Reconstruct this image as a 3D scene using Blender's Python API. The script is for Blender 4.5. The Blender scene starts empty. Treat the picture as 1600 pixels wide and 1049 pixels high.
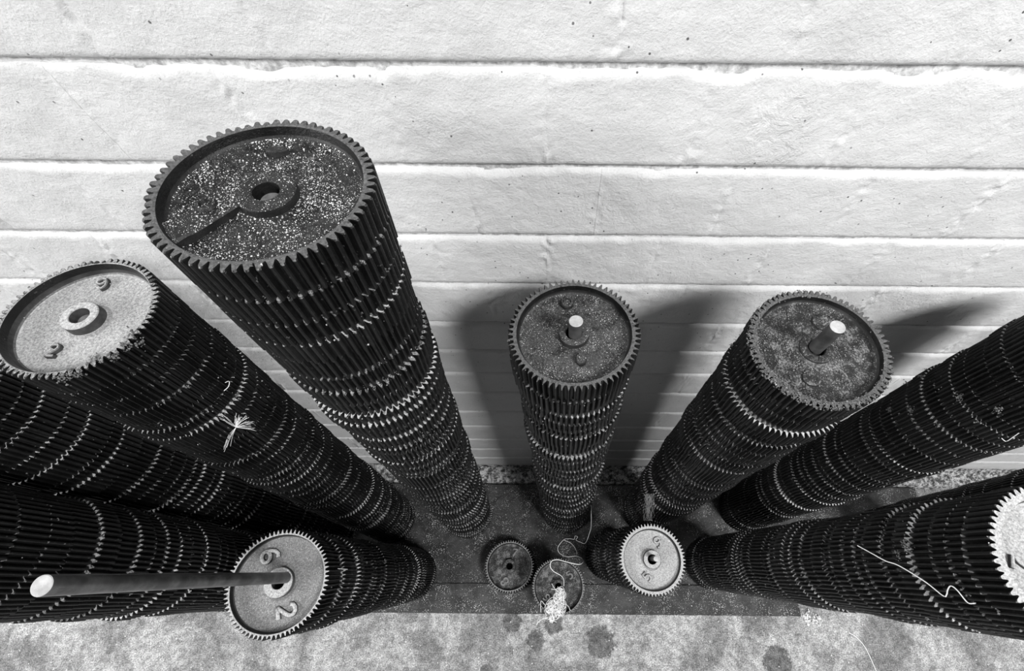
import bpy, bmesh, math, random
from math import sin, cos, pi, radians, sqrt, atan2
from mathutils import Vector, Matrix, Quaternion, noise

random.seed(7)
S = bpy.context.scene
C = S.collection
ZC = 1.60                      # camera height over the concrete, metres
# ------------------------------------------------------------ camera
F, TH, RO, CX, CY = 679.5, radians(63.67), radians(0.5), 857.2, 593.7
cam = bpy.data.cameras.new('camera'); co = bpy.data.objects.new('camera', cam); C.objects.link(co)
cam.sensor_width = 36; cam.sensor_fit = 'HORIZONTAL'; cam.lens = 36 * F / 1600
cam.shift_x = -(CX - 800) / 1600; cam.shift_y = (CY - 524.5) / 1600
cam.clip_start = 0.01
_yd = Vector((0, -sin(TH), -cos(TH))); _fw = Vector((0, cos(TH), -sin(TH))); _x = Vector((1, 0, 0))
_r = cos(RO) * _x - sin(RO) * _yd; _d = sin(RO) * _x + cos(RO) * _yd
m = Matrix((( _r.x, -_d.x, -_fw.x, 0), (_r.y, -_d.y, -_fw.y, 0), (_r.z, -_d.z, -_fw.z, ZC), (0, 0, 0, 1)))
co.matrix_world = m
S.camera = co
# ------------------------------------------------------------ world, lamps, exposure
w = bpy.data.worlds.new('world'); S.world = w; w.use_nodes = True
w.node_tree.nodes['Background'].inputs[0].default_value = (1, 1, 1, 1)
w.node_tree.nodes['Background'].inputs[1].default_value = 0.022
S.view_settings.view_transform = 'Standard'; S.view_settings.look = 'None'
S.view_settings.exposure = -0.22; S.view_settings.gamma = 1.0; S.view_settings.use_curve_mapping = False


def area(name, loc, target, sx, sy, power):
    l = bpy.data.lights.new(name, 'AREA'); l.shape = 'RECTANGLE'; l.size = sx; l.size_y = sy; l.energy = power
    o = bpy.data.objects.new(name, l); C.objects.link(o); o.location = loc
    o.rotation_euler = (Vector(target) - Vector(loc)).to_track_quat('-Z', 'Y').to_euler()
    return o


area('window_light', (-4.6, -1.85, 2.95), (0.0, 0.3, 1.0), 2.9, 1.7, 385)
area('side_light', (2.4, -2.1, 4.1), (0.0, 0.3, 0.9), 1.35, 1.1, 310)
area('ceiling_light', (0.0, -1.0, 3.4), (0.0, 0.1, 1.0), 1.6, 0.9, 7)

R0 = .08
D = 0.4127                     # wall face, metres in front of the camera
HB = 1.57                      # depth of the board top under the camera


def ray(u, v):
    x = (u - CX) / F; y = (v - CY) / F; c, s = cos(RO), sin(RO)
    X = c * x + s * y; Y = -s * x + c * y
    return Vector((X, cos(TH) - Y * sin(TH), -(sin(TH) + Y * cos(TH))))


def at_h(u, v, h):             # point seen at pixel (u, v) on the level h below the camera
    r = ray(u, v); r = r * (h / -r.z)
    return Vector((r.x, r.y, ZC - h))


def W(X, Y, h): return Vector((X, Y, ZC - h))


# ------------------------------------------------------------ node helpers
class NT:
    def __init__(s, name):
        s.m = bpy.data.materials.new(name); s.m.use_nodes = True; s.t = s.m.node_tree; s.t.nodes.clear()
        s.out = s.n('ShaderNodeOutputMaterial'); s.b = s.n('ShaderNodeBsdfPrincipled'); s.l(s.b.outputs[0], s.out.inputs[0])

    def n(s, k, **kw):
        x = s.t.nodes.new(k)
        for a, v in kw.items(): setattr(x, a, v)
        return x

    def l(s, a, b): s.t.links.new(a, b)

    def val(s, sock, v):
        if hasattr(v, 'is_output') or isinstance(v, bpy.types.NodeSocket): s.l(v, sock)
        else: sock.default_value = v

    def coords(s, kind='Object', scale=(1, 1, 1), rand=False):
        t = s.n('ShaderNodeTexCoord'); mp = s.n('ShaderNodeMapping'); s.l(t.outputs[kind], mp.inputs[0]); mp.inputs['Scale'].default_value = scale
        if rand:
            oi = s.n('ShaderNodeObjectInfo'); mm = s.math('MULTIPLY', oi.outputs['Random'], 37.0)
            cb = s.n('ShaderNodeCombineXYZ'); s.l(mm, cb.inputs[0]); s.l(mm, cb.inputs[1]); s.l(cb.outputs[0], mp.inputs[1])
        return mp.outputs[0]

    def noise(s, vec, scale, detail=4, rough=.55, dist=0):
        x = s.n('ShaderNodeTexNoise'); s.l(vec, x.inputs['Vector']); x.inputs['Scale'].default_value = scale
        x.inputs['Detail'].default_value = detail; x.inputs['Roughness'].default_value = rough; x.inputs['Distortion'].default_value = dist
        return x.outputs['Fac']

    def voro(s, vec, scale, feature='F1', out='Distance', rnd=1):
        x = s.n('ShaderNodeTexVoronoi', feature=feature); s.l(vec, x.inputs['Vector']); x.inputs['Scale'].default_value = scale
        x.inputs['Randomness'].default_value = rnd
        return x.outputs[out]

    def math(s, op, a, b=0.0, clamp=False):
        x = s.n('ShaderNodeMath', operation=op); x.use_clamp = clamp; s.val(x.inputs[0], a); s.val(x.inputs[1], b); return x.outputs[0]

    def ramp(s, f, a, b, lo=0.0, hi=1.0, smooth=True):
        x = s.n('ShaderNodeMapRange'); x.interpolation_type = 'SMOOTHSTEP' if smooth else 'LINEAR'; s.val(x.inputs[0], f)
        x.inputs[1].default_value = a; x.inputs[2].default_value = b; x.inputs[3].default_value = lo; x.inputs[4].default_value = hi
        return x.outputs[0]

    def mix(s, f, a, b):
        x = s.n('ShaderNodeMix', data_type='FLOAT'); s.val(x.inputs[0], f); s.val(x.inputs[2], a); s.val(x.inputs[3], b); return x.outputs[0]

    def color(s, v):
        cb = s.n('ShaderNodeCombineColor')
        for i in range(3): s.val(cb.inputs[i], v)
        s.l(cb.outputs[0], s.b.inputs['Base Color'])

    def bump(s, h, dist, strength=1.0, prev=None):
        x = s.n('ShaderNodeBump'); x.inputs['Distance'].default_value = dist; x.inputs['Strength'].default_value = strength; s.l(h, x.inputs['Height'])
        if prev is not None: s.l(prev, x.inputs['Normal'])
        return x.outputs[0]

    def normal(s, n): s.l(n, s.b.inputs['Normal'])


def gear_mat(name, base, dust, dust_cov, fleck, fleck_val=.7, rough=.42, side=.0):
    """dark cast iron; dust lies on faces that look upwards, pale flecks on top of it"""
    t = NT(name); v = t.coords('Object', rand=True)
    geo = t.n('ShaderNodeNewGeometry'); sep = t.n('ShaderNodeSeparateXYZ'); t.l(geo.outputs['True Normal'], sep.inputs[0])
    up = t.ramp(sep.outputs[2], .55, .9)
    n1 = t.noise(v, 60, 5, .65); n2 = t.noise(v, 420, 4, .7)
    iron = t.math('MULTIPLY', t.ramp(n1, .3, .7, .6, 1.5), base)
    cov = t.math('ADD', t.math('MULTIPLY', n1, .55), t.math('MULTIPLY', n2, .45))
    cov = t.ramp(cov, .62 - .3 * dust_cov, .72 - .3 * dust_cov)
    cov = t.math('MULTIPLY', cov, up)
    dcol = t.math('MULTIPLY', t.ramp(n2, .3, .7, .55, 1.35), dust)
    c = t.mix(cov, iron, dcol)
    # flecks
    d1 = t.voro(v, 420); d2 = t.voro(v, 900); d3 = t.voro(v, 170)
    dens = t.noise(v, 38, 3, .6)
    f1 = t.math('LESS_THAN', d1, t.ramp(dens, .30, .74, .10 * fleck, .25 * fleck)); f2 = t.math('LESS_THAN', d2, t.ramp(dens, .30, .74, .10 * fleck, .27 * fleck))
    f3 = t.math('LESS_THAN', d3, .11 * fleck)
    f = t.math('MAXIMUM', t.math('MAXIMUM', f1, f2), f3)
    f = t.math('MULTIPLY', f, up)
    c = t.mix(f, c, fleck_val)
    # sparse grey dirt on the flanks as well
    if side > 0:
        sd = t.math('MULTIPLY', t.ramp(t.noise(v, 260, 3, .7), .66, .72), side)
        c = t.mix(sd, c, .22)
    t.color(c)
    t.b.inputs['Roughness'].default_value = rough; t.b.inputs['Specular IOR Level'].default_value = .30
    r = t.mix(cov, rough, .9); t.l(r, t.b.inputs['Roughness'])
    t.normal(t.bump(t.math('ADD', n2, n1), .0007, .8))
    return t.m


M = {}
M['stack'] = gear_mat('stacked_iron', .006, .29, .62, .9, .6, .36, .5)
M['stack_dusty'] = gear_mat('dusty_iron', .008, .55, 1.0, 1.1, .6, .5, .8)
M['top_black'] = gear_mat('flecked_black_iron', .011, .032, .6, 1.15, .8)
M['top_center'] = gear_mat('fine_flecked_iron', .018, .06, .7, 1.0, .55)
M['top_pale'] = gear_mat('pale_dusty_iron', .03, .40, 1.15, .8, .8, .6)
M['top_grey'] = gear_mat('grey_dusty_iron', .04, .21, 1.1, .8, .65, .55)
M['top_mid'] = gear_mat('patchy_dusty_iron', .024, .17, .42, .8, .5, .5)
M['rim_pale'] = gear_mat('pale_rim', .05, .46, 1.3, .6, .8, .6)
M['rim_mid'] = gear_mat('patchy_rim', .022, .30, .62, .6, .6, .6)
M['rim_dark'] = gear_mat('dark_rim', .035, .11, .9, .5, .4, .5)


def simple(name, v, rough=.7, bs=0, spec=.3, var=.25):
    t = NT(name); c = t.coords('Object'); n = t.noise(c, 90, 5, .65)
    t.color(t.math('MULTIPLY', t.ramp(n, .25, .75, 1 - var, 1 + var), v)); t.b.inputs['Roughness'].default_value = rough
    t.b.inputs['Specular IOR Level'].default_value = spec
    if bs: t.normal(t.bump(n, bs))
    return t.m


M['figure'] = simple('cast_figure', .17, .7)
M['string'] = simple('white_string', .92, .8, var=.08)
M['string_grey'] = simple('grey_fibre', .45, .8)
M['crumb'] = simple('pale_crumbs', .50, .9, var=.5)
M['lint'] = simple('grey_lint', .16, .9, var=.5)
M['cap'] = simple('cut_rod_end', .46, .5, .0004, var=.25)
M['paintlump'] = simple('white_paint_lumps', .8, .7)


def rod_mat():
    t = NT('steel_rod'); c = t.coords('Object', (1, 1, .06)); n = t.noise(c, 160, 4, .6); n2 = t.noise(t.coords('Object'), 40, 4, .6)
    t.color(t.math('MULTIPLY', t.ramp(n2, .35, .7, .6, 1.5), .10)); t.b.inputs['Metallic'].default_value = .6
    t.l(t.ramp(n, .3, .7, .25, .5), t.b.inputs['Roughness'])
    return t.m


M['rod'] = rod_mat()


def wall_mat():
    t = NT('white_painted_block'); v = t.coords('Generated'); g = t.n('ShaderNodeNewGeometry'); p = g.outputs['Position']
    def pm(scale):
        mp = t.n('ShaderNodeMapping'); t.l(p, mp.inputs[0]); mp.inputs['Scale'].default_value = scale; return mp.outputs[0]
    a = pm((1, 1, 1)); st = pm((.5, 1, 1.3))
    fine = t.noise(a, 420, 5, .7); mid = t.noise(a, 110, 4, .6, .3); str_ = t.noise(st, 170, 4, .65, .4); big = t.noise(a, 9, 3, .6)
    rough_zone = t.ramp(t.noise(a, 11, 2, .5), .58, .72)
    dd = t.n('ShaderNodeVectorMath', operation='DISTANCE'); t.l(p, dd.inputs[0]); dd.inputs[1].default_value = (.225, D, ZC - .272)
    peb_zone = t.ramp(t.math('ADD', dd.outputs['Value'], t.math('MULTIPLY', big, .04)), .075, .045)
    peb = t.noise(a, 60, 5, .7, .8)
    pit = t.voro(a, 75); pitm = t.math('MULTIPLY', t.math('LESS_THAN', pit, .085), t.ramp(t.noise(a, 14, 2), .46, .56))
    h = t.math('ADD', t.math('MULTIPLY', fine, .30), t.math('ADD', t.math('MULTIPLY', mid, .42), t.math('MULTIPLY', str_, .20)))
    h = t.math('ADD', h, t.math('MULTIPLY', t.math('MULTIPLY', peb, t.math('MAXIMUM', t.math('MULTIPLY', rough_zone, .6), peb_zone)), 1.3))
    h = t.math('SUBTRACT', h, t.math('MULTIPLY', pitm, .8))
    col = t.math('MULTIPLY', t.ramp(big, .3, .7, .94, 1.05), .63)
    col = t.math('MULTIPLY', col, t.ramp(fine, .25, .6, .93, 1.03))
    col = t.mix(pitm, col, .12)
    # soot and splashes low on the wall
    sp = t.n('ShaderNodeSeparateXYZ'); t.l(p, sp.inputs[0])
    low = t.ramp(sp.outputs[2], .12, .02)
    grime = t.math('MULTIPLY', t.ramp(t.noise(a, 45, 5, .75), .40, .60), low)
    col = t.mix(grime, col, .06)
    t.color(col); t.b.inputs['Roughness'].default_value = .55; t.b.inputs['Specular IOR Level'].default_value = .25
    t.normal(t.bump(h, .0036, .8))
    return t.m


M['wall'] = wall_mat()


def mortar_mat():
    t = NT('painted_mortar'); g = t.n('ShaderNodeNewGeometry'); p = g.outputs['Position']
    n = t.noise(p, 140, 5, .7); t.color(t.ramp(n, .3, .7, .30, .72)); t.b.inputs['Roughness'].default_value = .8; t.normal(t.bump(n, .002)); return t.m


M['mortar'] = mortar_mat()


def concrete_mat(name='worn_concrete', dark=False):
    t = NT(name); g = t.n('ShaderNodeNewGeometry'); p = g.outputs['Position']
    big = t.noise(p, 7, 4, .6, .3); mid = t.noise(p, 48, 6, .75, .2); fine = t.noise(p, 260, 5, .75); sp = t.voro(p, 130); sp2 = t.voro(p, 45)
    c = t.ramp(big, .36, .62, .20, .41)
    c = t.math('MULTIPLY', c, t.ramp(mid, .32, .66, .60, 1.35)); c = t.math('MULTIPLY', c, t.ramp(fine, .34, .66, .40, 1.5))
    # round oil drips
    for (X, Y, r) in oil:
        d = t.n('ShaderNodeVectorMath', operation='DISTANCE'); t.l(p, d.inputs[0]); d.inputs[1].default_value = (X, Y, 0)
        e = t.math('ADD', d.outputs['Value'], t.math('MULTIPLY', t.math('SUBTRACT', mid, .5), r * 1.1))
        c = t.mix(t.ramp(e, r * 1.12, r * .85, 0, .88), c, t.math('MULTIPLY', t.math('MULTIPLY', t.ramp(fine, .3, .7, .4, 1.8), t.ramp(mid, .3, .7, .5, 1.7)), .085))
    fl = t.math('MAXIMUM', t.math('LESS_THAN', sp, .09), t.math('LESS_THAN', sp2, .075))
    c = t.mix(t.math('MULTIPLY', fl, .8), c, .85)
    t.color(c); t.b.inputs['Roughness'].default_value = .75; t.b.inputs['Specular IOR Level'].default_value = .3
    t.normal(t.bump(t.math('ADD', t.math('MULTIPLY', fine, .4), mid), .003, .7))
    return t.m


oil = []
for (u, v, r) in ((838, 1000, .028), (938, 1004, .045), (1215, 1034, .045), (800, 972, .03), (865, 975, .03), (760, 1049, .02)):
    q = at_h(u, v, 1.60); oil.append((q.x, q.y, r))
M['concrete'] = concrete_mat()


def board_mat():
    t = NT('grimy_board'); g = t.n('ShaderNodeNewGeometry'); p = g.outputs['Position']
    mp = t.n('ShaderNodeMapping'); t.l(p, mp.inputs[0]); mp.inputs['Scale'].default_value = (.3, 1, 1)
    gr = t.noise(mp.outputs[0], 60, 5, .7, 1.2); mid = t.noise(p, 14, 5, .65, .8); fine = t.noise(p, 300, 4, .7)
    c = t.math('MULTIPLY', t.ramp(mid, .33, .68, .010, .046), t.ramp(gr, .3, .7, .7, 1.4)); c = t.math('MULTIPLY', c, t.ramp(fine, .3, .7, .5, 1.6))
    d1 = t.voro(p, 260); d2 = t.voro(p, 110); dens = t.noise(p, 22, 3, .6)
    f = t.math('MAXIMUM', t.math('LESS_THAN', d1, t.ramp(dens, .36, .70, .09, .30)), t.math('LESS_THAN', d2, t.ramp(dens, .40, .75, .05, .2)))
    c = t.mix(t.math('MULTIPLY', f, .85), c, .62)
    t.color(c); t.b.inputs['Roughness'].default_value = .6; t.normal(t.bump(t.math('ADD', fine, mid), .0012, .7)); return t.m


M['board'] = board_mat()


# ------------------------------------------------------------ object helpers
def tag(o, label=None, cat=None, group=None, kind=None):
    if label: o['label'] = label
    if cat: o['category'] = cat
    if group: o['group'] = group
    if kind: o['kind'] = kind
    return o


def mesh_from(name, vs, fs, mats, smooth=None, mi=None):
    me = bpy.data.meshes.new(name); me.from_pydata([tuple(v) for v in vs], [], fs)
    for x in (mats if isinstance(mats, (list, tuple)) else [mats]): me.materials.append(x)
    if mi: me.polygons.foreach_set('material_index', mi)
    if smooth is not None:
        me.polygons.foreach_set('use_smooth', [smooth] * len(fs)) if isinstance(smooth, bool) else me.polygons.foreach_set('use_smooth', smooth)
    me.update(); return me


def link(name, me, parent=None, mat=None):
    o = bpy.data.objects.new(name, me); C.objects.link(o)
    if parent: o.parent = parent
    if mat is not None: o.matrix_world = mat if parent is None else mat
    return o


def empty(name, mat):
    o = bpy.data.objects.new(name, None); C.objects.link(o); o.empty_display_size = .02; o.matrix_world = mat; return o


def box_mesh(name, lo, hi, mat, bev=0):
    bm = bmesh.new(); bmesh.ops.create_cube(bm, size=1)
    for v in bm.verts: v.co = Vector([lo[i] + (v.co[i] + .5) * (hi[i] - lo[i]) for i in range(3)])
    if bev: bmesh.ops.bevel(bm, geom=bm.edges[:], offset=bev, segments=2, affect='EDGES')
    me = bpy.data.meshes.new(name); bm.to_mesh(me); bm.free(); me.materials.append(mat); return me


# ------------------------------------------------------------ setting: wall of painted blocks
def lim(h):                    # visible half-range of the wall at depth h
    z = D * cos(TH) + h * sin(TH)
    return -CX / F * z, (1600 - CX) / F * z


wall = link('wall_back', box_mesh('wall_back', (-3.2, D + .006, -.02), (3.4, D + .14, 2.6), M['mortar'])); tag(wall, kind='structure')
tag(wall, 'white painted block wall behind the gear stacks')
courses = [-.88, -.78, -.68, -.58, -.48, -.38, -.28, -.18, -.08, .02, .12, .2195, .320, .421, .518, .621, .714, .807, .904, 1.02, 1.125, 1.238, 1.335, 1.43, 1.525]


def block_geo(x0, x1, z0, z1, nx, nz, seed, gapt, vdepth):
    """one block: front sheet with softened, chipped edges, and returns into the joints"""
    vs = []; fs = []
    eh = .0062; kk = 1.7 if z0 > ZC - .36 else 1.0
    e_ = [.012, .026, .042, .06, .08, .105]; xs = [0] + e_ + [.105 + .79 * (i + 1) / nx for i in range(nx)] + [1 - q for q in e_[-2::-1]] + [1]
    zs = [0, .02, .05, .09] + [.09 + .82 * (i + 1) / nz for i in range(nz)] + [.95, .98, 1]
    for b in zs:
        for a in xs:
            x = x0 + a * (x1 - x0); z = z0 + b * (z1 - z0)
            wob = kk * noise.noise(Vector((x * 14, z * 3, seed))) * .0026 + kk * noise.noise(Vector((x * 60, z * 9, seed))) * .0018
            dz = min(z - z0, z1 - z); dx = min(x - x0, x1 - x)
            t = min(1, max(0, (dz + wob * .8) / eh)); tx = min(1, (dx + abs(wob) * .7) / .009)
            rec = (1 - sqrt(max(0, 1 - (1 - t) ** 2))) * .0068 + (1 - sqrt(max(0, 1 - (1 - tx) ** 2))) * vdepth
            relief = noise.noise(Vector((x * 35, 0, z * 35))) * .0010 + noise.noise(Vector((x * 110, 3, z * 110))) * .0006 + noise.noise(Vector((x * 6, 9, z * 6))) * .0016 + max(0, 1 - dx / .016) * (noise.noise(Vector((x * 150, 5, z * 130))) * .0030 * (.3 + abs(noise.noise(Vector((x * 9, z * 9, 2)))) * 2.2) + .0002)
            zz = z + (wob if dz < .012 else 0) * .8
            vs.append((x, D + rec + relief * (.4 + .6 * t), zz))
    W_ = len(xs)
    for j in range(len(zs) - 1):
        for i in range(W_ - 1): fs.append((j * W_ + i, j * W_ + i + 1, (j + 1) * W_ + i + 1, (j + 1) * W_ + i))
    # returns
    n0 = len(vs); ring = [i for i in range(W_)] + [j * W_ + W_ - 1 for j in range(1, len(zs))] + [(len(zs) - 1) * W_ + i for i in range(W_ - 2, -1, -1)] + [j * W_ for j in range(len(zs) - 2, 0, -1)]
    n1 = len(vs); n0 = n1 + len(ring)
    for k in ring: vs.append(vs[k])
    for k in ring: vs.append((vs[k][0], D + .008, vs[k][2]))
    for k in range(len(ring)):
        k2 = (k + 1) % len(ring); fs.append((n1 + k2, n1 + k, n0 + k, n0 + k2))
    return vs, fs


L = .148; nb = 0; rest_v = []; rest_f = []
for ci in range(len(courses) - 1):
    h0, h1 = courses[ci], courses[ci + 1]
    z1 = ZC - h0 - .0020; z0 = ZC - h1 + .0022
    off = -.004 + (0 if ci % 2 == 1 else .060)
    a, b = lim(h1); inview = h1 > .13
    k0 = int((-3.0 - off) / L); k1 = int((3.2 - off) / L)
    for k in range(k0, k1):
        x0 = off + k * L + random.uniform(-.006, .006) * 0; x1 = x0 + L
        vis = inview and x1 > a - .05 and x0 < b + .05
        vd = .0001 + .0006 * random.random() ** 2
        if vis and nb < 298:
            vs, fs = block_geo(x0, x1, z0, z1, 24 if h0 < .75 else 12, 22 if h0 < .75 else 8, ci * 31.7, 0, vd); nb += 1
            link('block', mesh_from('block', vs, fs, M['wall'], True), wall)
        elif -1.9 < x0 < 2.6:
            vs, fs = block_geo(x0, x1, z0, z1, 3, 2, ci * 31.7, 0, vd)
            q = len(rest_v); rest_v += vs; rest_f += [tuple(i + q for i in f) for f in fs]
tag(link('block', mesh_from('outer_blocks', rest_v, rest_f, M['wall'], True), wall), kind='stuff')
# coarse fillet where the wall meets the floor
vs = []; fs = []
NX = 700; prof = [(0, .083), (-.0015, .070), (-.006, .058), (-.016, .048), (-.030, .041), (-.044, .037), (-.055, .028), (-.058, 0)]
for i in range(NX + 1):
    x = -3 + 6.2 * i / NX
    for j, (y, z) in enumerate(prof):
        n1 = noise.noise(Vector((x * 22, j * .7, 4))) * .0035 + noise.noise(Vector((x * 130, j * 2.1, 8))) * .0030
        vs.append((x, D + .004 + y + n1 * (.0 if j in (0,) else .8), max(0.0, z + n1 * .8 * (j < 7))))
P_ = len(prof)
for i in range(NX):
    for j in range(P_ - 1): fs.append((i * P_ + j, i * P_ + j + 1, (i + 1) * P_ + j + 1, (i + 1) * P_ + j))


def fillet_mat():
    t = NT('dirty_render'); g = t.n('ShaderNodeNewGeometry'); p = g.outputs['Position']
    n = t.noise(p, 60, 6, .8, 0); f = t.noise(p, 300, 4, .7)
    c = t.ramp(n, .42, .60, .035, .55); c = t.math('MULTIPLY', c, t.ramp(f, .3, .7, .6, 1.3)); t.color(c); t.b.inputs['Roughness'].default_value = .85
    t.normal(t.bump(f, .0015)); return t.m


tag(link('trim_1', mesh_from('trim_1', vs, fs, fillet_mat(), True)), kind='structure')
# floor
bm = bmesh.new(); bmesh.ops.create_grid(bm, x_segments=60, y_segments=40, size=1)
for v in bm.verts:
    v.co = Vector((v.co.x * 3.4, v.co.y * 1.75 - 1.3, 0)); v.co.z = noise.noise(v.co * 5) * .0015
fl = bpy.data.meshes.new('floor'); bm.to_mesh(fl); bm.free(); fl.materials.append(M['concrete'])
tag(link('floor', fl), 'worn grey concrete floor with oil spots', kind='structure')

ZB = ZC - HB


def board(name, x0, x1, y0, y1, label, seed):
    vs = []; fs = []; n = 90
    for i in range(n + 1):
        x = x0 + (x1 - x0) * i / n; a = noise.noise(Vector((x * 25, seed, 0))) * .0016; b = noise.noise(Vector((x * 25, seed + 5, 0))) * .0016
        vs += [(x, y0 + a, .0015), (x, y0 + a, ZB - .0025), (x, y0 + a + .002, ZB), (x, y1 + b - .002, ZB), (x, y1 + b, ZB - .0025), (x, y1 + b, .0015)]
    for i in range(n):
        for j in range(6): fs.append((i * 6 + j, (i + 1) * 6 + j, (i + 1) * 6 + (j + 1) % 6, i * 6 + (j + 1) % 6))
    fs.append((0, 1, 2, 3, 4, 5)); q = n * 6; fs.append((q + 5, q + 4, q + 3, q + 2, q + 1, q))
    o = link(name, mesh_from(name, vs, fs, M['board'])); tag(o, label, 'board', 'boards under the gear stacks'); return o


board('floor_board', -1.15, 1.32, .0335, .3565, 'wide dark grimy board next to the wall, carrying most of the stacks', 1)
board('floor_board', -1.12, .81, -.055, .0329, 'narrow dark board along the concrete, in front of the wide one', 2)

# ------------------------------------------------------------ gear meshes


def tooth_profile(nt, seed, R, wear=.0004, dep=.0062, slim=False):
    rr = random.Random(seed); pts = []
    fr = [(.0, 0), (.10, .06), (.20, .50), (.29, .86), (.42, 1), (.58, 1), (.71, .86), (.80, .50), (.90, .06)]
    if slim: fr = [(.0, 0), (.20, 0), (.32, .5), (.42, .97), (.5, 1.03), (.58, .97), (.68, .5), (.80, 0)]
    for k in range(nt):
        dr = rr.uniform(-wear, wear); da = rr.uniform(-.02, .02); chip = rr.random() < .06
        for f, e in fr:
            e2 = e * (.7 if chip else 1)
            r = R - dep + dep * e2 + (dr if e else 0)
            pts.append(((k + f + da) / nt * 2 * pi, r))
    return pts


def gear_mesh(name, nt, t, seed, mats, top=False, bore=.0105, ri=.872, dish=.013, fillet=.010, hub=.0195, hubh=.0105, low=False, R=R0, round_corner=False):
    """toothed cylinder of thickness t; a top gear also has its rim, recessed web and hub ring"""
    pr = tooth_profile(nt, seed, R, slim=nt in (60, 61, 68, 72) or seed == 900 + ord('C')); n = len(pr); vs = []; fs = []; mi = []
    ch = .0010; rim = R - .0075
    def ring(dr, z, noise_a=0):
        s = len(vs)
        for a, r in pr:
            q = r - (dr if r > R - .005 else dr * .4); vs.append((q * cos(a), q * sin(a), z))
        return s
    def circ(r, z, m_=None):
        s = len(vs)
        for a, _ in pr: vs.append((r * cos(a), r * sin(a), z))
        return s
    def band(a, b, m_=0):
        for i in range(n):
            j = (i + 1) % n; fs.append((a + i, a + j, b + j, b + i)); mi.append(m_)
    b0 = ring(ch, 0); b1 = ring(0, ch); b2 = ring(0, t - ch); b3 = ring(ch, t)
    band(b0, b1); band(b1, b2); band(b2, b3)
    rim_m = 1 if len(mats) > 1 else 0
    c = circ(rim, t); band(b3, c, 3 if len(mats) > 3 else rim_m)
    if top:
        r_in = ri * R; c2 = circ(r_in, t - .0004); band(c, c2, rim_m)
        c3 = circ(r_in - .0015, t - dish * .55, ); band(c2, c3, 0)
        w_m = 2 if len(mats) > 2 else 0
        last = c3
        for k in range(1, 5):
            f = k / 4 * pi / 2
            q = circ(r_in - .0015 - fillet * (1 - cos(f)) * 1.0, t - dish * .55 - dish * .45 * sin(f)); band(last, q, w_m); last = q
        hb = circ(hub + .004, t - dish); band(last, hb, w_m)
        q = circ(hub + .0008, t - dish + .0025); band(hb, q, w_m)
        q2 = circ(bore, t - dish + .002); band(q, q2, w_m); zin = t - dish + .002
        last = q2
    else:
        last = circ(bore, t); band(c, last)
    bb = circ(bore, 0); band(last, bb)
    band(bb, b0) if False else None
    for i in range(n):
        j = (i + 1) % n; fs.append((bb + i, bb + j, b0 + j, b0 + i)); mi.append(0)
    me = mesh_from(name, vs, fs, mats, mi=mi)
    return me


def orient(axis, spin):
    q = Vector((0, 0, 1)).rotation_difference(axis)
    return (q @ Quaternion((0, 0, 1), spin)).to_matrix().to_4x4()


ORD = ['zeroth', 'topmost', 'second', 'third', 'fourth', 'fifth', 'sixth', 'seventh', 'eighth', 'ninth', 'tenth', 'eleventh', 'twelfth', 'thirteenth', 'fourteenth', 'fifteenth',
       'sixteenth', 'seventeenth', 'eighteenth', 'nineteenth', 'twentieth'] + ['twenty-' + s for s in ('first', 'second', 'third', 'fourth', 'fifth', 'sixth', 'seventh', 'eighth', 'ninth')] + \
      ['thirtieth'] + ['thirty-' + s for s in ('first', 'second', 'third', 'fourth', 'fifth', 'sixth', 'seventh', 'eighth', 'ninth')] + ['fortieth'] + \
      ['forty-' + s for s in ('first', 'second', 'third', 'fourth', 'fifth', 'sixth', 'seventh', 'eighth', 'ninth')]

TB = .03     # nominal thickness of the shared meshes
mid_mesh = {}
for nt in (60, 66, 72):
    for s in range(3):
        for mk in ('stack', 'stack_dusty'):
            mid_mesh[nt, s, mk] = gear_mesh('gear', nt, TB, nt * 10 + s, [M[mk]])

# name, phrase, base (X, Y), top (X, Y, h), teeth, number range of individual gears, thickness list for the top
stacks = [
    dict(k='T', ph='the tallest stack', base=(-.273, .248), top=(-.210, .266, .223), nt=66),
    dict(k='E', ph='the pale-topped left stack', base=(-.54, .231), top=(-.508, .267, .390), nt=70),
    dict(k='R', ph='the stack with the slanting rod', base=(.343, .268), top=(.312, .260, .431), nt=70),
    dict(k='C', ph='the middle stack', base=(.064, .266), top=(.030, .284, .442), nt=66),
    dict(k='G', ph='the stack with the long rod', base=(-.442, .059), top=(-.424, .014, .756), nt=72),
    dict(k='N', ph='the short stack marked 9 and 5', base=(.207, .121), top=(.246, .076, 1.094), nt=61),
    dict(k='A', ph='left stack under the pale-topped one', base=(-.745, .200), top=(-.735, .203, .47), nt=66),
    dict(k='B', ph='left stack behind the long rod', base=(-.680, .045), top=(-.690, .040, .50), nt=66),
    dict(k='F', ph='right-edge stack nearest the wall', base=(.681, .278), top=(.700, .285, .48), nt=66),
    dict(k='H', ph='the powder-topped right-edge stack', base=(.537, .100), top=(.537, .033, .48), nt=64),
    dict(k='K', ph='half-hidden dark stack at the right', base=(1.14, .197), top=(1.14, .197, .75), nt=66),
    dict(k='S', ph='the low pile marked 7 and 8', base=(-.121, .082), top=(-.121, .082, 1.524), nt=60),
    dict(k='V', ph='the low pile under the ball of string', base=(.035, .023), top=(.035, .023, 1.442), nt=68),
]
SK = {s['k']: s for s in stacks}
layout = {}
rnd = random.Random(11)
FIX = {'C': [.040, .044, .030, .030, .030, .0425, .0435, .030, .030, .03, .03, .03, .034, .035], 'T': [.034, .031], 'E': [.034], 'S': [.023, .023], 'V': [.030, .032, .032, .034], 'N': [.024], 'G': [.028], 'H': [.034]}
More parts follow.
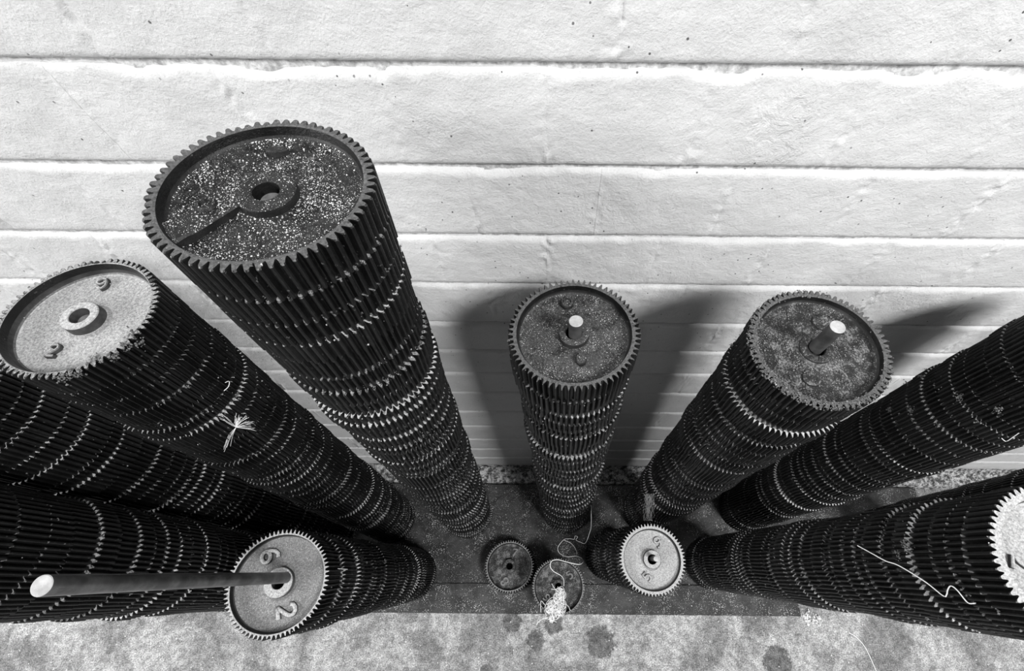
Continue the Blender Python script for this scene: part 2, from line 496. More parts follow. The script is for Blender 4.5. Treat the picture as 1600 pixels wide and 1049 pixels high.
FR = {'C': [1, .998, .968, .962, .958, 1.0, .955, 1.0, .985, .98, .97, .965, .965, .96, 1.01], 'T': [1, .995, .985, .99, .97, .965, 1.005]}
for s in stacks:
    B = W(s['base'][0], s['base'][1], HB); T = W(s['top'][0], s['top'][1], s['top'][2]); ax = (T - B); Ln = ax.length; ax.normalize()
    th = list(FIX.get(s['k'], [])); left = Ln - sum(th)
    if left > .01:
        m_ = max(1, round(left / .0298)); r = [rnd.uniform(.72, 1.28) for _ in range(m_)]; q = left / sum(r); th += [x * q for x in r]
    s['axis'] = ax; s['B'] = B; s['T'] = T; s['len'] = Ln
    z = Ln; spin = rnd.uniform(0, 1); lay = []
    for i, t in enumerate(th):
        z -= t
        rs = rnd.choice([.972, .98, .985, .99, .995, 1.0, 1.0, 1.005]) if i else 1.0
        if rnd.random() < .13 and i > 1: rs = 1.018
        if s['k'] in FR and i < len(FR[s['k']]): rs = FR[s['k']][i]
        jx, jy = (rnd.gauss(0, .0009), rnd.gauss(0, .0009)) if i else (0, 0)
        if s['k'] in 'SV': rs = 1.0
        if s['k'] not in 'SV': spin += rnd.uniform(-.014, .014) if rnd.random() < .7 else rnd.uniform(0, .048)
        lay.append(dict(z=z, t=t, rs=rs, jx=jx, jy=jy, spin=spin, dusty=rs > 1.01 or rnd.random() < .12))
    layout[s['k']] = lay

# choose which gears are built singly: all but the least visible ones
allg = [(s['k'], i) for s in stacks for i in range(len(layout[s['k']]))]


def importance(k, i):
    s = SK[k]; l = layout[k][i]; p = s['B'] + s['axis'] * (l['z'])
    z = p.y * cos(TH) + (ZC - p.z) * sin(TH)
    sc = l['t'] / z
    if k == 'K': sc *= .1
    if k in 'AB' and ZC - p.z > 1.15: sc *= .2
    if k in 'NSVG' or i == 0: sc += 1
    return sc


order = sorted(allg, key=lambda q: -importance(*q))
single = set(order[:299])
print('gears', len(allg), 'single', len(single))


def project(p):
    z = p.y * cos(TH) + (ZC - p.z) * sin(TH); yd = -p.y * sin(TH) + (ZC - p.z) * cos(TH)
    return CX + F * (cos(RO) * p.x - sin(RO) * yd) / z, CY + F * (sin(RO) * p.x + cos(RO) * yd) / z


for s in stacks:               # how many gears lie wholly outside the frame
    s['hid'] = 0
    for l in layout[s['k']]:
        p = s['B'] + s['axis'] * l['z']; us = [project(p + Vector((R_ * cos(a), R_ * sin(a), 0)))[0] for R_ in (.08,) for a in (0, .8, 1.6, 2.4, 3.2, 4, 4.8, 5.6)]
        if max(us) < 0 or min(us) > 1600: s['hid'] += 1
        else: break


def layer_matrix(s, l):
    return Matrix.Translation(s['B'] + s['axis'] * l['z']) @ orient(s['axis'], l['spin'] * 2) @ Matrix.Translation((l['jx'], l['jy'], 0))


# a few true things to say about single gears, by stack and place
LOOK = {}
bulk_v = []; bulk_f = []
low_pr = {}
for s in stacks:
    lay = layout[s['k']]; N = len(lay)
    for i, l in enumerate(lay):
        if i == 0 and s['k'] not in 'ABFK': continue       # top gears come below
        nt = s['nt'] if s['nt'] in (60, 66, 72) else min((60, 66, 72), key=lambda q: abs(q - s['nt']))
        if (s['k'], i) in single:
            o = link('gear', mid_mesh[nt, rnd.randrange(3), 'stack_dusty' if l['dusty'] else 'stack'])
            o.matrix_world = layer_matrix(s, l) @ Matrix.Diagonal((l['rs'], l['rs'], l['t'] / TB, 1))
            look = 'dusty-edged dark toothed gear' if l['dusty'] else 'dark toothed gear'
            if s['k'] in 'ABFK':
                vis_i = max(1, i + 1 - s['hid']); lab = '%s, %s in from the frame edge, %s' % (look, ORD[vis_i] if vis_i > 1 else 'first', s['ph'])
            else:
                lab = '%s, %s from the top of %s' % (look, ORD[i + 1], s['ph'])
            if i == N - 1 and s['k'] not in 'SV': lab = '%s, lowest one of %s' % (look, s['ph'])
            lab = lab.replace(' in from the frame edge', ' from the frame edge')
            if len(lab.replace('-', ' ').split()) > 16: lab = lab.replace('dusty-edged dark toothed', 'dusty toothed')
            if len(lab.replace('-', ' ').split()) > 16: lab = lab.replace('dark toothed gear', 'dark gear')
            tag(o, lab, 'gear', 'gears in ' + s['ph'])
        else:
            mtx = layer_matrix(s, l) @ Matrix.Diagonal((l['rs'], l['rs'], l['t'], 1))
            pr = tooth_profile(nt, i, R0); n = len(pr); q = len(bulk_v)
            for zz in (0, 1):
                for a, r in pr: bulk_v.append(mtx @ Vector((r * cos(a), r * sin(a), zz)))
            for zz in (0, 1):
                for a, r in pr: bulk_v.append(mtx @ Vector((.0105 * cos(a), .0105 * sin(a), zz)))
            for a in range(n):
                b = (a + 1) % n
                bulk_f += [(q + a, q + b, q + n + b, q + n + a), (q + n + a, q + n + b, q + 3 * n + b, q + 3 * n + a), (q + 2 * n + a, q + 2 * n + b, q + b, q + a), (q + 3 * n + a, q + 3 * n + b, q + 2 * n + b, q + 2 * n + a)]
if bulk_v:
    tag(link('deep_gears', mesh_from('deep_gears', bulk_v, bulk_f, M['stack'])), 'dark gears deep in the shadowed lower reaches of the outer stacks', 'gears', kind='stuff')

# ------------------------------------------------------------ top gears with rim, hub and cast figures
GL = {
 '9': [[(.30 * cos(a) , .22 + .24 * sin(a)) for a in [2 * pi * k / 20 for k in range(21)]], [(.30, .22), (.29, -.05), (.18, -.32), (-.02, -.46), (-.22, -.44)]],
 '2': [[(-.27, .24), (-.22, .38), (-.06, .46), (.12, .45), (.25, .34), (.27, .18), (.18, .02), (-.02, -.18), (-.28, -.42)], [(-.28, -.44), (.30, -.44)]],
 '5': [[(.25, .46), (-.20, .46), (-.24, .06)], [(-.24, .06), (-.05, .14), (.14, .11), (.27, -.03), (.28, -.20), (.17, -.37), (-.02, -.45), (-.25, -.40)]],
 '7': [[(-.28, .44), (.28, .44), (.14, .16), (.0, -.14), (-.08, -.46)]],
 '8': [[(.21 * cos(a), .24 + .20 * sin(a)) for a in [2 * pi * k / 18 for k in range(19)]], [(.27 * cos(a), -.21 + .24 * sin(a)) for a in [2 * pi * k / 18 for k in range(19)]]],
}
GL['6'] = [[(-x, -y) for x, y in st] for st in GL['9']]


def numeral_mesh(ch, size, wd, ht, mat):
    bm = bmesh.new()
    for st in GL[ch]:
        pts = [Vector((x * size, y * size, 0)) for x, y in st]
        sec = [(-1, 0), (-.8, .8), (-.35, 1), (.35, 1), (.8, .8), (1, 0)]
        rows = []; closed = (pts[0] - pts[-1]).length < 1e-6
        for i, p in enumerate(pts):
            if closed: a, b = pts[i - 1 if i else -2], pts[i + 1 if i < len(pts) - 1 else 1]
            else: a, b = pts[max(0, i - 1)], pts[min(len(pts) - 1, i + 1)]
            d = (b - a).normalized(); nrm = Vector((-d.y, d.x, 0))
            rows.append([bm.verts.new(p + nrm * (sx * wd / 2) + Vector((0, 0, sz * ht - (.0008 if sz == 0 else 0)))) for sx, sz in sec])
        for r1, r2 in zip(rows, rows[1:]):
            for j in range(len(sec) - 1): bm.faces.new((r1[j], r1[j + 1], r2[j + 1], r2[j]))
        if not closed:
            for r in (rows[0], rows[-1]): bm.faces.new(r)
    bmesh.ops.recalc_face_normals(bm, faces=bm.faces)
    me = bpy.data.meshes.new('numeral'); bm.to_mesh(me); bm.free(); me.materials.append(mat)
    me.polygons.foreach_set('use_smooth', [True] * len(me.polygons)); return me


def lathe_mesh(name, prof, mat, n=48, wob=0, close=True):
    vs = []; fs = []; k = len(prof)
    for i in range(n):
        a = 2 * pi * i / n
        for r, z in prof:
            q = 1 + wob * noise.noise(Vector((cos(a) * 3, sin(a) * 3, z * 100))); vs.append((r * q * cos(a), r * q * sin(a), z))
    for i in range(n):
        j = (i + 1) % n
        for p in range(k - 1): fs.append((i * k + p, j * k + p, j * k + p + 1, i * k + p + 1))
    me = mesh_from(name, vs, fs, mat); return me


def on_gear(s, u, v, rot, drop=.013):
    """local gear-plane point seen at pixel (u, v) on the web"""
    Minv = layer_matrix(s, layout[s['k']][0]).inverted()
    t = layout[s['k']][0]['t']
    o = Minv @ Vector((0, 0, ZC)); d = (Minv.to_3x3() @ ray(u, v))
    k = (t - drop - o.z) / d.z; return o + d * k


def up_dir(s, u, v, du, dv, drop=.013):
    a = on_gear(s, u, v, 0, drop); b = on_gear(s, u + du, v + dv, 0, drop); d = b - a
    return atan2(d.y, d.x) - pi / 2, a


def top_gear(k, nt, label, rimm, webm, figs, toothm=None, figm=None, hub=.0195, hubh=.0110, bore=.0100, dish=.013, ri=.872, fil=.010, figh=.0022, wear=None):
    s = SK[k]; l = layout[k][0]; mtx = layer_matrix(s, l); t = l['t']
    g = empty('gear', mtx); tag(g, label, 'gear', 'gears in ' + s['ph'])
    rim = gear_mesh('toothed_rim', nt, t, 900 + ord(k), [M['stack'], rimm, webm, toothm or rimm], top=True, bore=bore, ri=ri, dish=dish, fillet=fil, hub=hub)
    # split the web off the rim so each is a part of its own
    bm = bmesh.new(); bm.from_mesh(rim); bm2 = bm.copy()
    bmesh.ops.delete(bm, geom=[f for f in bm.faces if f.material_index == 2], context='FACES')
    bmesh.ops.delete(bm2, geom=[f for f in bm2.faces if f.material_index != 2], context='FACES')
    bm.to_mesh(rim); web = bpy.data.meshes.new('web'); bm2.to_mesh(web); bm.free(); bm2.free()
    for x in (M['stack'], rimm, webm, rimm): web.materials.append(x)
    web.polygons.foreach_set('use_smooth', [True] * len(web.polygons))
    o = bpy.data.objects.new('toothed_rim', rim); C.objects.link(o); o.parent = g
    o = bpy.data.objects.new('web', web); C.objects.link(o); o.parent = g
    zb = t - dish
    prof = [(bore, zb - .004), (bore, zb + hubh - .0006), (bore + .0007, zb + hubh), (hub - .0012, zb + hubh), (hub - .0003, zb + hubh - .0007), (hub, zb + hubh - .002), (hub + .0007, zb - .001)]
    hm = lathe_mesh('hub', prof, rimm if rimm is M['rim_pale'] else webm, 56, .012)
    o = bpy.data.objects.new('hub', hm); C.objects.link(o); o.parent = g
    for (ch, u, v, du, dv, size) in figs:
        rot, p = up_dir(s, u, v, du, dv, dish)
        o = bpy.data.objects.new('numeral', numeral_mesh(ch, size, size * .25, max(.0038, figh * 1.6), figm or webm)); C.objects.link(o); o.parent = g
        o.location = (p.x, p.y, zb); o.rotation_euler = (0, 0, rot)
    return g


def boss(g, s, u, v, r, h, mat, dish=.013, name='boss', inner=True, squash=1):
    p = on_gear(s, u, v, 0, dish); t = layout[s['k']][0]['t']
    prof = [(r * 1.05, -.001), (r, h * .8), (r * .88, h)]
    if inner: prof += [(r * .62, h), (r * .5, h * .72), (r * .3, h * .7), (0.0001, h * .75)]
    else: prof += [(r * .4, h * 1.05), (.0001, h * 1.05)]
    me = lathe_mesh(name, prof, mat, 28, .05); o = bpy.data.objects.new(name, me); C.objects.link(o); o.parent = g
    o.location = (p.x, p.y, t - dish); o.scale = (1, squash, 1); return o


gT = top_gear('T', 66, 'large dark top gear flecked with white, a rib running to its hub, tallest stack', M['rim_dark'], M['top_black'], [], hub=.0215, hubh=.0085, bore=.0098, dish=.012, ri=.885, fil=.012)
gE = top_gear('E', 70, 'pale dusty top gear with open hub hole, at the left edge of the picture', M['rim_pale'], M['top_pale'], [('9', 164, 446, -1, -8, .0155), ('2', 87, 550, 5, -8, .0155)], toothm=M['rim_mid'], hub=.0190, dish=.0145, ri=.90, fil=.004, hubh=.0125, figh=.0028)
gR = top_gear('R', 70, 'grimy top gear with a slanting rod and two round bosses, right of the middle', M['rim_dark'], M['top_mid'], [], hub=.0195, hubh=.0055, dish=.010, ri=.875, fil=.004)
gC = top_gear('C', 66, 'flecked top gear with a short upright rod in its hub, middle stack', M['rim_dark'], M['top_center'], [], hub=.0185, hubh=.0095, dish=.012, ri=.868, fil=.005)
gG = top_gear('G', 72, 'grey gear cast with 6 and 2, pierced by the long rod', M['rim_pale'], M['top_grey'], [('6', 423.5, 869, 9, -3, .0280), ('2', 449, 955, 9, -3, .0290)], figm=M['rim_pale'], hub=.0225, hubh=.010, bore=.0100, dish=.012, ri=.893, fil=.014, figh=.0026)
gN = top_gear('N', 61, 'pale gear cast with 9 and 5 topping a short stack, rod end inside its hub', M['rim_pale'], M['top_pale'], [('9', 1027.5, 848, -3, -8, .0230), ('5', 1011, 902, -6, -6, .0225)], hub=.0205, hubh=.0105, bore=.0110, dish=.011, ri=.85, fil=.006)
gS = top_gear('S', 60, 'gear cast with 7 and 8 lying low on the dark board, left of the string', M['top_grey'], M['top_mid'], [('7', 804, 864, 2, -8, .025), ('8', 788.5, 909, -6, 5, .027)], figm=M['figure'], hub=.0215, hubh=.0095, bore=.0105, dish=.0105, ri=.885, fil=.006)
gV = top_gear('V', 68, 'gear cast with a 5, half covered by the ball of white string', M['top_grey'], M['top_mid'], [('5', 890, 899, -5, -8, .023), ('6', 854, 934, -8, 5, .021)], figm=M['figure'], hub=.0195, hubh=.010, bore=.0100, dish=.0115, ri=.90, fil=.006)
gH = top_gear('H', 64, 'gear under white powder at the right edge, topping the lowest right-hand stack', M['rim_pale'], M['rim_pale'], [('7', 1594, 884, -9, -3, .022)], hub=.0200, dish=.011, ri=.83, fil=.006)

# rib, boss and chip on the tallest gear
s = SK['T']; tt = layout['T'][0]['t']
p0 = on_gear(s, 385, 312, 0, .012); p1 = on_gear(s, 262, 382, 0, .012); d = (p1 - p0); d.z = 0
bm = bmesh.new(); dn = d.normalized(); nn = Vector((-dn.y, dn.x, 0)); rows = []
for f in [i / 10 for i in range(11)]:
    c = p0 + d * f; wd = .0085 + .004 * f; zz = .0060 + (.0015 if f > .75 else 0)
    rows.append([bm.verts.new(Vector((c.x, c.y, tt - .012)) + nn * a * wd + Vector((0, 0, b * zz - (.001 if b == 0 else 0)))) for a, b in ((-1, 0), (-.97, .8), (-.85, 1), (.85, 1), (.97, .8), (1, 0))])
for r1, r2 in zip(rows, rows[1:]):
    for j in range(5): bm.faces.new((r1[j], r1[j + 1], r2[j + 1], r2[j]))
bm.faces.new(rows[0]); bm.faces.new(rows[-1]); bmesh.ops.recalc_face_normals(bm, faces=bm.faces)
me = bpy.data.meshes.new('rib'); bm.to_mesh(me); bm.free(); me.materials.append(M['top_black'])
o = bpy.data.objects.new('rib', me); C.objects.link(o); o.parent = gT
boss(gT, s, 436, 241, .0085, .0050, M['top_mid'], .012, 'scale_flake', False, .42)
bo = boss(gT, s, 331, 331, .0075, .0080, M['top_black'], .012)
# bosses
sC = SK['C']; boss(gC, sC, 886, 476, .0082, .0062, M['top_center'], .012); boss(gC, sC, 908, 564, .0078, .0062, M['top_center'], .012, inner=False, squash=.8)
sR = SK['R']; boss(gR, sR, 1283, 505, .0105, .0028, M['top_mid'], .010); boss(gR, sR, 1267, 592, .0100, .0028, M['top_mid'], .010)
# small hole in the string gear, its inner shade painted as a black disc
boss(gV, SK['V'], 899, 908, .0022, .0004, simple('hole_shade', .006), .0115, 'hole', inner=False)


# ------------------------------------------------------------ rods
def rod(pa, pb, r, label, cap=None):
    pa, pb = Vector(pa), Vector(pb); ax = (pb - pa); Ln = ax.length; n = 32
    g = empty('steel_rod', Matrix.Translation(pa) @ orient(ax.normalized(), 0)); tag(g, label, 'rod', 'rods through the gear stacks')
    vs = []; fs = []
    for k in range(13):
        z = Ln * k / 12
        for i in range(n):
            a = 2 * pi * i / n; zz = z; vs.append((r * cos(a), r * sin(a), zz))
    for k in range(12):
        for i in range(n): j = (i + 1) % n; fs.append((k * n + i, k * n + j, k * n + n + j, k * n + n + i))
    fs.append(tuple(reversed(range(n))))
    o = bpy.data.objects.new('shaft', mesh_from('shaft', vs, fs, M['rod'], [True] * (len(fs) - 1) + [False])); C.objects.link(o); o.parent = g
    prof = [(r, Ln), (r * .93, Ln + .0006), (r * .5, Ln + .0007), (.0001, Ln + .0006)]
    o = bpy.data.objects.new('cut_end', lathe_mesh('cut_end', prof, cap or M['cap'], n)); C.objects.link(o); o.parent = g


def rod_in(k, tip, r, label, cap=None):
    s = SK[k]; rod(s['B'] + s['axis'] * .0, tip, r, label, cap)


rod_in('G', at_h(65.5, 915.5, .383), .0082, 'long bare steel rod rising out of the gear cast with 6 and 2')
rod_in('C', at_h(900, 502, .418), .0082, 'short upright rod end in the hub of the middle stack')
rod_in('R', at_h(1309, 511, .3925), .0082, 'slanting rod end standing out of the grimy top gear')
rod_in('N', at_h(1025, 873.5, 1.070), .0058, 'thin rod end inside the hub of the gear cast with 9 and 5')
rod_in('T', SK['T']['T'] - SK['T']['axis'] * .011 + Vector((0.001, -.0015, 0)), .0080, 'sunken rod end inside the hub of the tallest stack', M['lint'])
rod_in('E', SK['E']['T'] - SK['E']['axis'] * .010 + Vector((0.001, -.001, 0)), .0080, 'sunken rod end inside the hub of the pale dusty top gear', M['lint'])


# ------------------------------------------------------------ string, threads and fibres
def tube(name, pts, r, mat, sides=6, bm=None, cyc=False):
    own = bm is None
    if own: bm = bmesh.new()
    rows = []; prev = Vector((0, 0, 1))
    for i, p in enumerate(pts):
        d = (pts[min(i + 1, len(pts) - 1)] - pts[max(i - 1, 0)])
        if d.length < 1e-9: d = Vector((1, 0, 0))
        d.normalize(); a = d.cross(prev)
        if a.length < .05: a = d.cross(Vector((1, .3, .2)))
        a.normalize(); b = a.cross(d); 
        rows.append([bm.verts.new(p + (a * cos(2 * pi * k / sides) + b * sin(2 * pi * k / sides)) * r) for k in range(sides)])
    for r1, r2 in zip(rows, rows[1:]):
        for k in range(sides): bm.faces.new((r1[k], r1[(k + 1) % sides], r2[(k + 1) % sides], r2[k]))
    if own:
        bmesh.ops.recalc_face_normals(bm, faces=bm.faces)
        me = bpy.data.meshes.new(name); bm.to_mesh(me); bm.free(); me.materials.append(mat)
        me.polygons.foreach_set('use_smooth', [True] * len(me.polygons)); return me


def spline(P, n=8):
    out = []
    for i in range(len(P) - 1):
        p0, p1, p2, p3 = P[max(i - 1, 0)], P[i], P[i + 1], P[min(i + 2, len(P) - 1)]
        for k in range(n):
            t = k / n; out.append(.5 * ((2 * p1) + (p2 - p0) * t + (2 * p0 - 5 * p1 + 4 * p2 - p3) * t * t + (3 * p1 - p0 - 3 * p2 + p3) * t ** 3))
    out.append(P[-1]); return out


def zpx(x, y, s=6.555, ox=740, oy=820): return x / s + ox, y / s + oy


hv = SK['V']['top'][2]
path = [((1205, -250), 1.30), ((1205, 0), 1.36), ((1190, 80), 1.44), ((1145, 190), 1.545), ((1095, 180), 1.567), ((1050, 158), 1.567), ((1066, 128), 1.566), ((1040, 118), 1.565), ((1030, 150), 1.566), ((985, 145), 1.567), ((930, 152), 1.566),
        ((880, 205), 1.567), ((862, 250), 1.567), ((885, 298), 1.566), ((960, 330), 1.56), ((1060, 325), 1.55), ((1122, 368), 1.52), ((1085, 408), hv - .003), ((960, 385), hv - .002), ((860, 360), hv - .002), ((800, 375), hv - .002),
        ((785, 430), hv + .006), ((820, 480), hv + .009), ((890, 520), hv + .006), ((922, 560), hv - .004), ((925, 630), hv - .014)]
pts = [at_h(*zpx(*p), h) for p, h in path]
g = empty('string_tangle', Matrix.Translation(at_h(*zpx(860, 800), hv + .006))); tag(g, 'ball of white string with a loose tail, lying on the gear cast with a 5', 'string')
inv = g.matrix_world.inverted()
o = bpy.data.objects.new('loose_tail', tube('loose_tail', [inv @ p for p in spline(pts)], .0010, M['string'])); C.objects.link(o); o.parent = g
pts = [at_h(*zpx(*p), h) for p, h in [((930, 160), 1.565), ((1000, 195), 1.565), ((1040, 245), 1.567), ((1062, 300), 1.562)]]
o = bpy.data.objects.new('loose_tail', tube('loose_tail', [inv @ p for p in spline(pts)], .0008, M['string'])); C.objects.link(o); o.parent = g
# the knotted heap itself
bm = bmesh.new(); rr = random.Random(5)
lobes = [((885, 680), .0095, .012), ((905, 730), .0095, .013), ((860, 760), .011, .012), ((805, 830), .0125, .012), ((860, 850), .0125, .014), ((905, 820), .009, .012), ((830, 910), .0125, .011), ((885, 890), .009, .009), ((800, 965), .0075, .006), ((775, 870), .008, .008)]
for (c, r, hh) in lobes:
    r *= 1.22; ce = at_h(*zpx(*c), hv - .004)
    for k in range(12 if r > .008 else 7):
        ax1 = Vector((rr.gauss(0, 1), rr.gauss(0, 1), rr.gauss(0, 1))).normalized(); ax2 = ax1.orthogonal().normalized(); ax2 = Quaternion(ax1, rr.uniform(0, 6.3)) @ ax2; ax3 = ax1.cross(ax2)
        n = 22; ph = rr.uniform(0, 6); a0 = rr.uniform(.6, 1.3); b0 = rr.uniform(.4, 1.2); arc = rr.uniform(4, 7)
        P = []
        for i in range(n):
            a = ph + arc * i / n; q = ax2 * cos(a) * r * a0 + ax3 * sin(a) * r * b0 + ax1 * r * .3 * sin(a * 2.3 + k)
            q = Vector((q.x, q.y * 1.1, max(-.001, q.z * hh / r * .8 + .003))); P.append(inv @ (ce + q))
        tube('', P, .00058, None, 5, bm)
for st in ([(800, 605), (835, 660), (880, 680)], [(795, 660), (850, 670)], [(735, 830), (690, 785), (690, 900)], [(950, 820), (975, 845), (992, 885)], [(640, 1030), (680, 985), (760, 950), (830, 960)], [(745, 930), (725, 870), (750, 800), (800, 750), (870, 745)], [(900, 905), (940, 890), (945, 800)], [(700, 960), (760, 965), (850, 1000)]):
    tube('', [inv @ p for p in spline([at_h(*zpx(*c), hv - .001 + rr.uniform(-.004, .002)) for c in st], 6)], .0007, None, 5, bm)
bmesh.ops.recalc_face_normals(bm, faces=bm.faces); me = bpy.data.meshes.new('knotted_heap'); bm.to_mesh(me); bm.free(); me.materials.append(M['string'])
me.polygons.foreach_set('use_smooth', [True] * len(me.polygons)); o = bpy.data.objects.new('knotted_heap', me); C.objects.link(o); o.parent = g


def on_stack(k, u, v, lift=.0012):
    """first point of the view line that touches the stack"""
    s = SK[k]; o = Vector((0, 0, ZC)); d = ray(u, v).normalized(); t = .15
    while t < 3:
        p = o + d * t; q = p - s['B']; a = q.dot(s['axis']); rad = (q - s['axis'] * a).length
        if rad < R0 + lift and 0 < a < s['len']: return p
        t += .0008
    return None


def on_px(k, L_, lift=.0015): return [p for p in (on_stack(k, u, v, lift) for u, v in L_) if p is not None]


P = on_px('H', [(1340, 853), (1362, 865), (1384, 877), (1404, 884), (1445, 909), (1473, 931), (1479, 930), (1481, 922), (1486, 916), (1496, 923), (1512, 942), (1524, 943)])
tag(link('thread', tube('thread', spline(P, 5), .0007, M['string'])), 'thin white kinked thread lying across the lowest right-hand stack', 'thread')
P = [at_h(u, v, 1.598) for u, v in ((1326, 989), (1338, 996), (1349, 1008), (1358, 1024), (1366, 1042), (1372, 1056))]
tag(link('thread', tube('thread', spline(P, 6), .0011, M['string'])), 'white thread curling on the bare concrete below the right stacks', 'thread')
P = on_px('E', [(352, 706), (360, 690), (368, 668), (385, 655)])
# splayed bundle of fibres
bm = bmesh.new(); cpt = on_stack('E', 369, 668, .002)
for k in range(46):
    tgt = rr.choice([(348, 655), (348, 650), (392, 662), (396, 668), (350, 700), (355, 702), (390, 655), (372, 652)]); u = tgt[0] + rr.uniform(-6, 6); v = tgt[1] + rr.uniform(-6, 6)
    e = on_stack('E', u, v, .003)
    if e is None: continue
    mid_ = (cpt + e) / 2 + Vector((rr.gauss(0, .0012), rr.gauss(0, .0012), rr.uniform(0, .003))); tube('', spline([cpt, mid_, e], 4), .00022, None, 4, bm)
bmesh.ops.recalc_face_normals(bm, faces=bm.faces)
me = bpy.data.meshes.new('fibre_tuft'); bm.to_mesh(me); bm.free(); me.materials.append(M['string']); tag(link('fibre_tuft', me), 'splayed tuft of pale fibres stuck to the stack at the left', 'fibres')
bm = bmesh.new()
for k in range(26):
    u0 = 1013 + rr.uniform(-3, 7); Pp = [on_stack('R', u0 + rr.uniform(-5, 5), v, .003) for v in (772, 781, 792, 806, 814)]
    if all(p is not None for p in Pp): tube('', spline(Pp, 3), .00035, None, 4, bm)
bmesh.ops.recalc_face_normals(bm, faces=bm.faces)
me = bpy.data.meshes.new('fibre_tuft'); bm.to_mesh(me); bm.free(); me.materials.append(M['string_grey']); tag(link('fibre_tuft', me), 'grey hanging tuft of fibres low on the stack right of the middle', 'fibres')
for k_, lst, lb in (('G', [(528, 889), (543, 890)], 'short pale thread on the side of the short stack with the long rod'), ('A', [(300, 815), (307, 835), (313, 850)], None), ('E', [(352, 598), (358, 596), (357, 604), (350, 611)], 'small pale curl of shaving on the pale-topped stack'), ('F', [(1565, 685), (1572, 690), (1582, 684), (1592, 677)], 'pale wisp of thread on the stack by the wall at the right edge')):
    P = on_px(k_, lst)
    if lb and len(P) > 1: tag(link('thread', tube('thread', spline(P, 5), .0005, M['string'])), lb, 'thread')


# ------------------------------------------------------------ crumbs and lint caught on tooth ledges
def crumb(vs, fs, p, r, rg):
    q = len(vs); e = Quaternion((rg.gauss(0, 1), rg.gauss(0, 1), rg.gauss(0, 1), rg.gauss(0, 1))).normalized()
    for b in ((1, 0, 0), (-.6, .9, 0), (-.6, -.8, .1), (0, 0, 1), (.1, 0, -.9)):
        vs.append(p + e @ Vector([x * r * rg.uniform(.6, 1.2) for x in b]))
    for f in ((0, 1, 3), (1, 2, 3), (2, 0, 3), (1, 0, 4), (2, 1, 4), (0, 2, 4)): fs.append(tuple(q + i for i in f))


rg = random.Random(3); vs = []; fs = []; lv = []; lf = []
eye = Vector((0, 0, ZC))
for s in stacks:
    lay = layout[s['k']]
    for i, l in enumerate(lay):
        mtx = layer_matrix(s, l); cen = mtx @ Vector((0, 0, l['t'])); zc = (cen - eye).length
        n = int((26 if l['dusty'] else 9) * (1.0 if s['k'] in 'TECRF' else .6))
        face = Vector((eye.x - cen.x, eye.y - cen.y)); fa = atan2(face.y, face.x)
        cl = rg.uniform(-1, 1)
        for _ in range(n):
            a = fa + max(-1.6, min(1.6, rg.gauss(cl, .7))); r = (R0 * l['rs'] - rg.uniform(.0, .006)); off = rg.uniform(0, .0005) if rg.random() < .7 else -rg.uniform(0, l['t'])
            if off < -.001: r = R0 * l['rs'] - rg.uniform(.001, .005)
            p = s['B'] + s['axis'] * (l['z'] + l['t'] + off) + Vector((r * cos(a), r * sin(a), 0))
            if rg.random() < .78: crumb(vs, fs, p, rg.uniform(.0003, .0011) * (1.1 if zc < 1 else 1.4), rg)
            else:
                for _k in range(rg.randint(3, 8)): crumb(lv, lf, p + Vector((rg.gauss(0, .0014), rg.gauss(0, .0014), rg.gauss(0, .001))), rg.uniform(.0006, .0016), rg)
# loose crumbs on the top gears
for k, n, big in (('T', 420, 1), ('C', 200, .6), ('E', 120, .8), ('R', 420, .9), ('N', 60, .7), ('S', 50, .8), ('V', 40, .8), ('G', 60, .7)):
    s = SK[k]; t = layout[k][0]['t']; mtx = layer_matrix(s, layout[k][0])
    for _ in range(n):
        r = .068 * sqrt(rg.random()); a = rg.uniform(0, 6.283)
        if r < .022: continue
        if k == 'R' and rg.random() < .5: a = rg.gauss(2.3, .9)
        if k != 'R' or rg.random() < .35: crumb(vs, fs, mtx @ Vector((r * cos(a), r * sin(a), t - .0117)), rg.uniform(.0003, .0011) * big, rg)
        else: crumb(lv, lf, mtx @ Vector((r * cos(a), r * sin(a), t - .0095)), rg.uniform(.0006, .0019), rg)
tag(link('dust_crumbs', mesh_from('dust_crumbs', vs, fs, M['crumb'])), 'pale dust crumbs caught on tooth ledges and top gears', 'crumbs', kind='stuff')
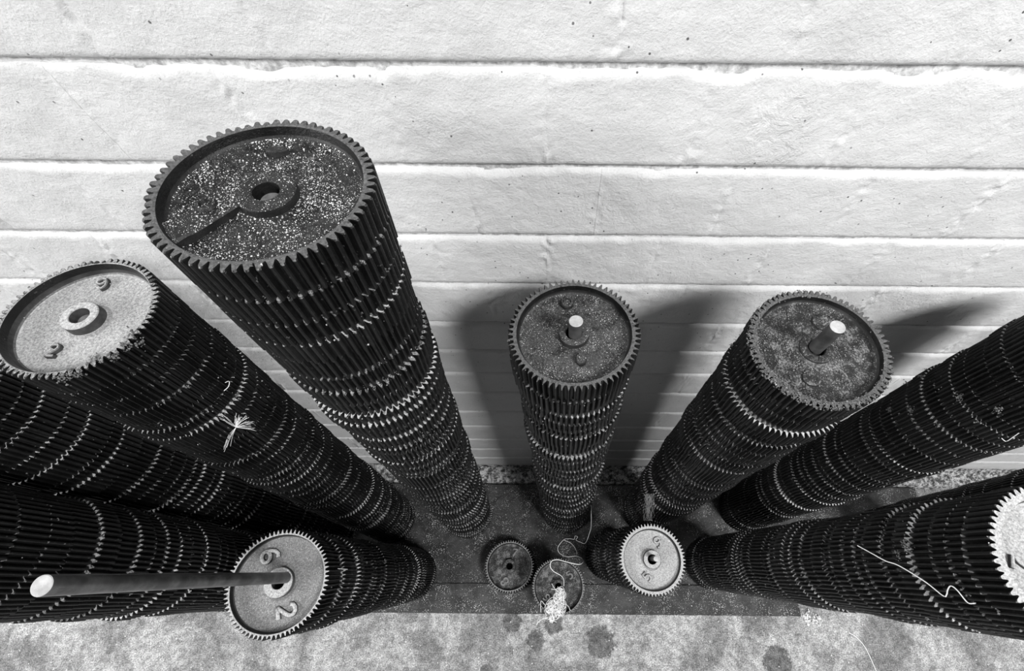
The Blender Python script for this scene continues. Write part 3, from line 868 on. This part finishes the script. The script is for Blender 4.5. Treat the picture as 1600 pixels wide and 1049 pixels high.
# rough lint along the rim of the grimy gear and in tufts down the stacks
for k, spots in (('R', None), ('E', [(205, 520), (218, 535), (195, 540), (180, 556), (150, 560), (120, 585), (100, 590)]), ('F', [(1440, 590), (1418, 600), (1448, 580), (1425, 640), (1500, 620), (1560, 640), (1390, 640)]), ('H', [(1420, 860), (1415, 850), (1405, 868), (1470, 778), (1400, 780)])):
    s = SK[k]
    if spots is None:
        mtx = layer_matrix(s, layout[k][0]); t = layout[k][0]['t']
        for _ in range(900):
            a = rg.gauss(2.6, 1.3); r = rg.uniform(.069, .0805); crumb(lv, lf, mtx @ Vector((r * cos(a), r * sin(a), t + rg.uniform(-.003, .0015))), rg.uniform(.0006, .0017), rg)
    else:
        for u, v in spots:
            p = on_stack(k, u, v, .001)
            if p is None: continue
            for _ in range(40): crumb(lv, lf, p + Vector((rg.gauss(0, .0028), rg.gauss(0, .0028), rg.gauss(0, .002))), rg.uniform(.0005, .0016), rg)
tag(link('lint', mesh_from('lint', lv, lf, M['lint'])), 'grey lint and grime clinging to rims and tooth gaps', 'lint', kind='stuff')
# crumbs on boards and floor
vs = []; fs = []
for _ in range(2200):
    x = rg.uniform(-.9, .9); y = rg.uniform(-.05, .35); crumb(vs, fs, Vector((x, y, ZB + .0004)), rg.choice([.0005, .0007, .001, .0018]) * rg.uniform(.7, 1.4), rg)
for _ in range(350):
    crumb(vs, fs, Vector((rg.uniform(-1.3, 1.3), rg.uniform(-.25, -.06), .0012)), rg.choice([.0006, .0009, .002]) * rg.uniform(.7, 1.5), rg)
tag(link('floor_crumbs', mesh_from('floor_crumbs', vs, fs, M['crumb'])), 'pale crumbs scattered on the dark boards and concrete', 'crumbs', kind='stuff')
vs = []; fs = []
for _ in range(60):
    q = at_h(1256 + rg.uniform(0, 26), 968 + rg.gauss(0, 5), 1.597); crumb(vs, fs, q, rg.uniform(.002, .006), rg)
tag(link('paint_lumps', mesh_from('paint_lumps', vs, fs, M['paintlump'])), 'dried white paint lumps at the end of the narrow board', 'paint', kind='stuff')
